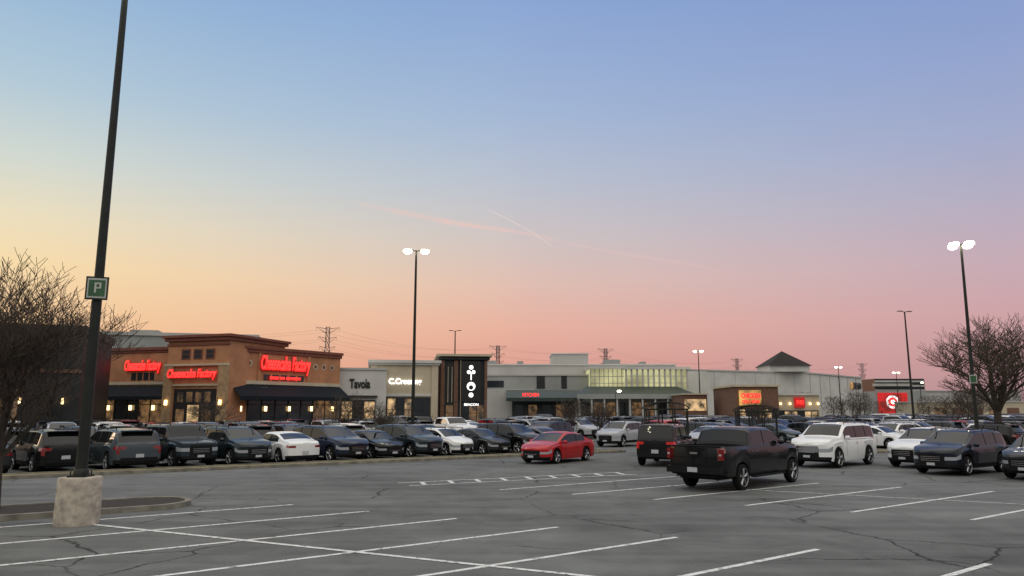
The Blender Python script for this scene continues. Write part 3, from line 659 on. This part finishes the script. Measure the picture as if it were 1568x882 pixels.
mb=MB(); M,L=seg((36,171),(74.9,188)); mb.M=M
mb.box(0,L,0,40,0,11.6,WHT); mb.box(-.2,L+.2,-.2,40.2,11.6,11.95,LGR)
for k in range(7): mb.box(k*6.2+.5,k*6.2+.58,-.03,0,0,11.5,GRY)
M2,L2=seg((74.9,188.05),(101.5,216)); mb.M=M2
mb.box(.02,L2,.1,30,0,11.62,WHT); mb.box(0,L2+.2,-.2,30,11.63,11.97,LGR)
for k in range(6): mb.box(k*6.5+1,k*6.5+1.1,-.0,.1,0,11.5,GRY)
mb.M=I4
wd=mb.build('white_department_store'); text('sign_lettering','DENIM',M2,L2-5,-.3,9.3,1.8,SBLK,wd,width=6.5,bold=.03)
text('sign_lettering_gold','D',M2,L2-9.3,-.36,9.3,1.8,mk('sign_gold',(.5,.25,.05),.5,emit=(1,.5,.1),es=.4),wd,bold=.04)
mb=MB(); cx,cy=68.5,188; w=5.4
mb.box(cx-w+.5,cx+w-.5,cy-w+.5,cy+w-.5,11.9,13.3,WHT); ap=(cx,cy,17.3); c4=[(cx-w,cy-w,13.3),(cx+w,cy-w,13.3),(cx+w,cy+w,13.3),(cx-w,cy+w,13.3)]
for k in range(4): mb.poly([c4[k],c4[(k+1)%4],ap],ROOFD)
mb.poly(c4[::-1],WHT)
mb.build('hip_roof_pavilion')
mb=MB()
mb.box(32.9,39.2,110,122,0,5.9,BRICKT); mb.box(32.6,39.5,109.7,122,5.9,6.2,CREAM); mb.box(33.4,36.6,109.7,110,3.2,5.4,YBK)
mb.M=Matrix.Translation((33,110,0)); shopfront(mb,.3,6,.4,2.7,1,seed=21,glass=WLIT); mb.M=I4
mb.box(27,30.8,118,126,0,4.9,BRICKT); mb.box(27.2,30.6,117.95,118-.002,2.4,4.2,WLIT); mb.box(26.8,31,117.7,126,4.9,5.1,CREAM)
br=mb.build('brown_restaurant'); text('sign_lettering','CHICKEN',I4,35,109.6,4.6,.75,REDN,br,width=2.8,bold=.05); text('sign_lettering_lower','GRILL HOUSE',I4,35,109.6,3.75,.5,REDN,br,width=2.6,bold=.03)
mb=MB()
mb.box(39.3,46,112,122,0,4.7,CREAM); mb.box(39.1,46.2,111.7,122,4.7,5.0,WHT); mb.box(42.2,43.7,111.6,112,2.9,4.4,REDB); mb.M=Matrix.Translation((39.4,112,0)); shopfront(mb,.2,6.2,.4,2.4,1,seed=22,glass=WLIT)
for a in (.6,2.0,5.0,6.2): mb.box(a,a+.25,-.3,-.15,3.3,3.6,SCN)
mb.M=I4
cr=mb.build('cream_restaurant'); text('sign_lettering','PHO',I4,42.95,111.5,3.65,.6,REDN,cr,width=1.1,bold=.03)
mb=MB(); mb.box(112,128,231,260,0,8.3,GRY); mb.box(113,122,230.6,231,1.5,7.8,mk('sign_red_wall',(.45,.01,.01),.6,emit=(.8,.02,.02),es=.5))
oct_(mb,117.3,230.5,5.0,2.0,WSG,20); oct_(mb,117.3,230.45,5.0,1.4,REDN,20); oct_(mb,117.3,230.4,5.0,.7,WSG,20); mb.build('big_box_store')
mb=MB(); mb.box(146,166,300,330,0,15,WIND); mb.box(145,160,298,300,12,13,LGR)
for k in range(8): mb.box(146,166,299.6,300-.002,1+k*1.8,1.7+k*1.8,LGR)
for k in range(6): mb.box(147+k*3.1,148.6+k*3.1,299.4,299.59,9.3,9.9,WLITD)
mb.build('office_building')
mb=MB(); mb.box(92,150,165,180,0,4.2,CREAM); mb.box(91.8,150,164.8,180,4.2,4.5,LGR)
for k in range(14): mb.box(93+k*4,95.6+k*4,164.9,165-.002,.4,3.0,BRICKT if k%3 else WLITD)
mb.build('low_retail_building')
mb=MB(); mb.box(125,160,235,245,0,8.2,LGR); mb.box(125,160,234.8,245,8.2,8.6,GRY); mb.build('warehouse_building')
# ---------------------------------------------------------------- distant trees
def mass(name,x0,x1,y,h,seed,n,spread=8):
    rg=random.Random(seed); mb=MB()
    m=int((x1-x0)/4)+1; cen=[(rg.uniform(x0,x1),y+rg.uniform(-spread,spread),h*rg.uniform(.55,1)) for _ in range(m)]
    for (cx,cy,hh) in cen:
        mb.tube((cx,cy,0),(cx,cy,hh*.6),.2,.08,4,TWIG,caps=False)
        for _ in range(n):
            a=rg.uniform(0,6.28); rr=hh*.42*math.sqrt(rg.random()); zz=hh*(.35+.62*rg.random())
            rr*=math.sqrt(max(.05,1-((zz/hh-.6)/.45)**2)); px,py=cx+rr*math.cos(a),cy+rr*math.sin(a)
            d=Vector((math.cos(a)*.6+rg.gauss(0,.4),math.sin(a)*.6+rg.gauss(0,.4),1)).normalized()*hh*.11
            w=hh*.004; mb.poly([(px-w,py,zz),(px+w,py,zz),(px+d.x,py+d.y,zz+d.z)],TWIG); mb.poly([(px,py,zz-.0),(px+d.z*.3,py+d.y*.3,zz+d.z*.6),(px+d.z*.3+w*2,py,zz+d.z*.6)],TWIG)
    return mb.build(name)
mass('distant_trees',-400,700,520,13,1,110,30)
mass('distant_trees',60,90,158,7,2,500,4); mass('distant_trees',124,170,195,11,3,300,6); mass('distant_trees',47,60,135,5.5,4,500,4)
SHR=mk('shrub_twigs',(.045,.04,.025),.95,var=.4,scale=4)
def shrub(x,y,w,h,seed):
    rg=random.Random(seed); mb=MB()
    for _ in range(260):
        a=rg.uniform(0,6.28); r=w*math.sqrt(rg.random())*.4; px,py=r*math.cos(a),r*math.sin(a); b=Vector((px*1.5+rg.gauss(0,.1),py*1.5+rg.gauss(0,.1),h*rg.uniform(.5,1)))
        mb.tube((px,py,0),b,.01,.006,3,SHR,caps=False); mb.tube(b*.7,b*.7+Vector((rg.gauss(0,.15),rg.gauss(0,.15),.25)),.008,.005,3,SHR,caps=False)
    mb.build('bare_shrub',(x,y,.1))
for i,(x,y) in enumerate([lot(23.8,5),lot(24,9)]): shrub(x,y,1.1,.55,i)
# ---------------------------------------------------------------- pylons
STEEL=mk('galvanised_steel',(.13,.11,.12),.7)
def pylon(x,y,h,rz):
    mb=MB(); t=.16*h/45; b=h*.065
    def leg(z):
        f=z/h; return b*(1-f)*.9+h*.010 if f<.75 else h*.02
    zs=[0,.18,.34,.48,.6,.7,.78,.86,.94,1]
    for i in range(len(zs)-1):
        z0,z1=zs[i]*h,zs[i+1]*h; a,c=leg(z0),leg(z1)
        C0=[(-a,-a,z0),(a,-a,z0),(a,a,z0),(-a,a,z0)];C1=[(-c,-c,z1),(c,-c,z1),(c,c,z1),(-c,c,z1)]
        for k in range(4):
            mb.tube(C0[k],C1[k],t,t,4,STEEL,caps=False); mb.tube(C0[k],C1[(k+1)%4],t*.6,t*.6,3,STEEL,caps=False); mb.tube(C1[k],C1[(k+1)%4],t*.6,t*.6,3,STEEL,caps=False); mb.tube(C0[(k+1)%4],C1[k],t*.6,t*.6,3,STEEL,caps=False)
    ends=[]
    for zf,w in ((.76,.085),(.87,.10),(.98,.13)):
        for sg_ in (1,-1):
            e=(sg_*w*h,0,zf*h+h*.02); ends.append(e)
            for q in (-1,1): mb.tube((sg_*h*.02,q*h*.02,zf*h),e,t*.7,t*.5,3,STEEL,caps=False); mb.tube((sg_*h*.02,q*h*.02,zf*h+h*(-.05)),e,t*.7,t*.5,3,STEEL,caps=False)
            mb.tube(e,(e[0],e[1],e[2]-h*.04),t*.5,t*.5,3,STEEL,caps=False)
    mb.build('transmission_tower',(x,y,0),rz)
    R=Matrix.Rotation(rz,4,'Z'); return [Vector((x,y,0))+R@Vector((e[0],0,e[2]-h*.04)) for e in ends]
sp=[(-300,330),(-100,400),(-9.6,505),(67,530),(188,620),(330,700)]; hs=[46,47,46,46,45,46]
E=[pylon(x,y,h,math.radians(18)) for (x,y),h in zip(sp,hs)]
mb=MB()
for i in range(len(E)-1):
    for a,b in zip(E[i],E[i+1]):
        prev=a; n=14; sag=(b-a).length*.035
        for k in range(1,n+1):
            f=k/n; q=a.lerp(b,f)-Vector((0,0,sag*4*f*(1-f))); mb.tube(prev,q,.035,.035,3,STEEL,caps=False); prev=q
mb.build('power_lines')
# ---------------------------------------------------------------- contrails
def contrail(name,pts,col,s,alpha):
    m=bpy.data.materials.new(name+'_vapour'); m.use_nodes=True; nt=m.node_tree; nt.nodes.clear(); m.cycles.emission_sampling='NONE'
    o=nt.nodes.new('ShaderNodeOutputMaterial'); e=nt.nodes.new('ShaderNodeEmission'); e.inputs[0].default_value=(*col,1); e.inputs[1].default_value=s
    t=nt.nodes.new('ShaderNodeBsdfTransparent'); mx=nt.nodes.new('ShaderNodeMixShader')
    at=nt.nodes.new('ShaderNodeAttribute'); at.attribute_name='dens'; tc=nt.nodes.new('ShaderNodeTexCoord'); n=nt.nodes.new('ShaderNodeTexNoise'); n.inputs['Scale'].default_value=.012; n.inputs['Detail'].default_value=5
    nt.links.new(tc.outputs['Object'],n.inputs['Vector']); mr=nt.nodes.new('ShaderNodeMapRange'); mr.inputs[1].default_value=.3;mr.inputs[2].default_value=.7;mr.inputs[3].default_value=.3;mr.inputs[4].default_value=1
    nt.links.new(n.outputs['Fac'],mr.inputs[0]); mu=nt.nodes.new('ShaderNodeMath'); mu.operation='MULTIPLY'; nt.links.new(mr.outputs[0],mu.inputs[0]); nt.links.new(at.outputs['Fac'],mu.inputs[1])
    nt.links.new(mu.outputs[0],mx.inputs[0]); nt.links.new(t.outputs[0],mx.inputs[1]); nt.links.new(e.outputs[0],mx.inputs[2]); nt.links.new(mx.outputs[0],o.inputs[0])
    vs=[];fs=[];dn=[]; N=40; P=[Vector(p[:3]) for p in pts]; Wd=[p[3] for p in pts]; Dn=[p[4] for p in pts]
    for t_ in np.linspace(0,len(pts)-1,N):
        i=min(int(t_),len(pts)-2); f=t_-i; q=P[i].lerp(P[i+1],f); d=(P[i+1]-P[i]).normalized(); up=d.cross(Vector((0,1,0))).normalized(); w=Wd[i]*(1-f)+Wd[i+1]*f; dd=Dn[i]*(1-f)+Dn[i+1]*f
        for k,pk in ((-1,0),(-.4,.6),(0,1),(.4,.6),(1,0)): vs.append(tuple(q+up*w*k)); dn.append(dd*pk*alpha)
    for i in range(N-1):
        for k in range(4): a=i*5+k; fs.append((a,a+1,a+6,a+5))
    me=bpy.data.meshes.new(name); me.from_pydata(vs,[],fs); me.materials.append(m)
    at_=me.attributes.new('dens','FLOAT','POINT'); at_.data.foreach_set('value',dn)
    ob=bpy.data.objects.new(name,me); bpy.context.collection.objects.link(ob)
Y=4000
contrail('contrail',[(-955,Y,1163,6,0),(-735,Y,1117,20,.55),(-330,Y,1030,22,.95),(90,Y,970,14,.9),(225,Y,935,12,.45)],lin((248,198,186)),1.0,.72)
contrail('contrail',[(225,Y,935,9,.3),(570,Y,862,13,.6),(960,Y,800,13,.45),(1250,Y,740,14,0)],lin((242,200,196)),1.0,.55)
contrail('contrail',[(-190,Y+50,1140,3,.1),(-60,Y+50,1085,4,.8),(120,Y+50,985,4,.9),(235,Y+50,900,5,.1)],lin((255,226,214)),1.0,.8)
contrail('contrail',[(-1700,Y,1000,3,.0),(-1660,Y,980,5,.9),(-1640,Y,968,5,0)],lin((255,220,190)),1.0,.5)
# ---------------------------------------------------------------- world
w=bpy.data.worlds.new('World'); S.world=w; w.use_nodes=True; nt=w.node_tree; N=nt.nodes; Lk=nt.links; bg=N['Background']
tc=N.new('ShaderNodeTexCoord'); sp_=N.new('ShaderNodeSeparateXYZ'); Lk.new(tc.outputs['Generated'],sp_.inputs[0])
zz=N.new('ShaderNodeMapRange'); zz.inputs[1].default_value=0; zz.inputs[2].default_value=.6; Lk.new(sp_.outputs[2],zz.inputs[0])
def ramp(st):
    r=N.new('ShaderNodeValToRGB'); r.color_ramp.interpolation='LINEAR'
    els=r.color_ramp.elements
    els[0].position=st[0][0]/.6; els[0].color=(*lin(st[0][1]),1); els[1].position=st[-1][0]/.6; els[1].color=(*lin(st[-1][1]),1)
    for z,c in st[1:-1]:
        e=els.new(z/.6); e.color=(*lin(c),1)
    Lk.new(zz.outputs[0],r.inputs['Fac']); return r
left=ramp([(0,(222,154,122)),(.05,(235,177,138)),(.10,(243,200,155)),(.165,(245,217,170)),(.22,(232,220,190)),(.28,(208,215,207)),(.36,(177,200,215)),(.47,(147,180,214)),(.6,(124,159,207))])
cen=ramp([(0,(204,146,136)),(.06,(222,160,145)),(.11,(231,176,158)),(.17,(224,190,177)),(.23,(207,195,193)),(.30,(187,193,206)),(.38,(165,184,213)),(.5,(141,168,212)),(.6,(124,152,204))])
right=ramp([(0,(178,144,150)),(.05,(194,151,155)),(.11,(205,163,167)),(.17,(197,171,182)),(.24,(179,173,194)),(.31,(161,170,203)),(.40,(144,162,206)),(.5,(128,152,203)),(.6,(114,140,196))])
az=N.new('ShaderNodeMath'); az.operation='ARCTAN2'; Lk.new(sp_.outputs[0],az.inputs[0]); Lk.new(sp_.outputs[1],az.inputs[1])
def mr(v,a,b,c=0,d=1,it='LINEAR'):
    n=N.new('ShaderNodeMapRange'); n.interpolation_type=it; n.inputs[1].default_value=a;n.inputs[2].default_value=b;n.inputs[3].default_value=c;n.inputs[4].default_value=d; Lk.new(v,n.inputs[0]); return n.outputs[0]
def mix(f,a,b,bt='MIX'):
    n=N.new('ShaderNodeMix'); n.data_type='RGBA'; n.blend_type=bt
    if isinstance(f,float): n.inputs[0].default_value=f
    else: Lk.new(f,n.inputs[0])
    for i,q in ((6,a),(7,b)):
        if isinstance(q,tuple): n.inputs[i].default_value=q
        else: Lk.new(q,n.inputs[i])
    return n.outputs[2]
c=mix(mr(az.outputs[0],-.58,.02),left.outputs[0],cen.outputs[0]); c=mix(mr(az.outputs[0],-.02,.6),c,right.outputs[0])
# unseen sky behind viewer: raised to light facades, low band darkened for paint reflections
back_fill=mix(mr(sp_.outputs[2],.02,.34,0,1,'SMOOTHSTEP'),(.16,.165,.18,1),(1.0,.97,.92,1))
c=mix(mr(sp_.outputs[1],.35,-.25),c,back_fill)
c=mix(mr(sp_.outputs[2],.54,.85,0,1,'SMOOTHSTEP'),c,(1.28,1.22,1.12,1))  # unseen zenith made brighter and neutral as added light on the ground
sky=N.new('ShaderNodeTexSky'); sky.sky_type='NISHITA'; sky.sun_disc=False; sky.sun_elevation=math.radians(3); sky.sun_rotation=math.radians(-60)
sv=N.new('ShaderNodeVectorMath'); sv.operation='SCALE'; sv.inputs['Scale'].default_value=.004; Lk.new(sky.outputs[0],sv.inputs[0])
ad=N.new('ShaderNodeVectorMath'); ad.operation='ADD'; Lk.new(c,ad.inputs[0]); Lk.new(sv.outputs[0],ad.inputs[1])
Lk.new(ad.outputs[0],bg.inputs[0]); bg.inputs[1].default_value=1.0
sd=bpy.data.lights.new('sun','SUN'); sd.energy=.2; sd.angle=math.radians(12); sd.color=(1,.72,.5)
so=bpy.data.objects.new('sun',sd); bpy.context.collection.objects.link(so)
dirv=Vector((-math.sin(math.radians(60))*math.cos(.1),math.cos(math.radians(60))*math.cos(.1),math.sin(.1)))
so.rotation_euler=dirv.to_track_quat('Z','Y').to_euler()
# ---------------------------------------------------------------- camera
cd=bpy.data.cameras.new('camera'); cd.lens=26; cd.sensor_width=36; cd.clip_end=20000
co=bpy.data.objects.new('camera',cd); bpy.context.collection.objects.link(co); co.location=(0,0,2.5); co.rotation_euler=(math.radians(90+9.38),0,0)
S.camera=co
print('objects',len(bpy.data.objects))
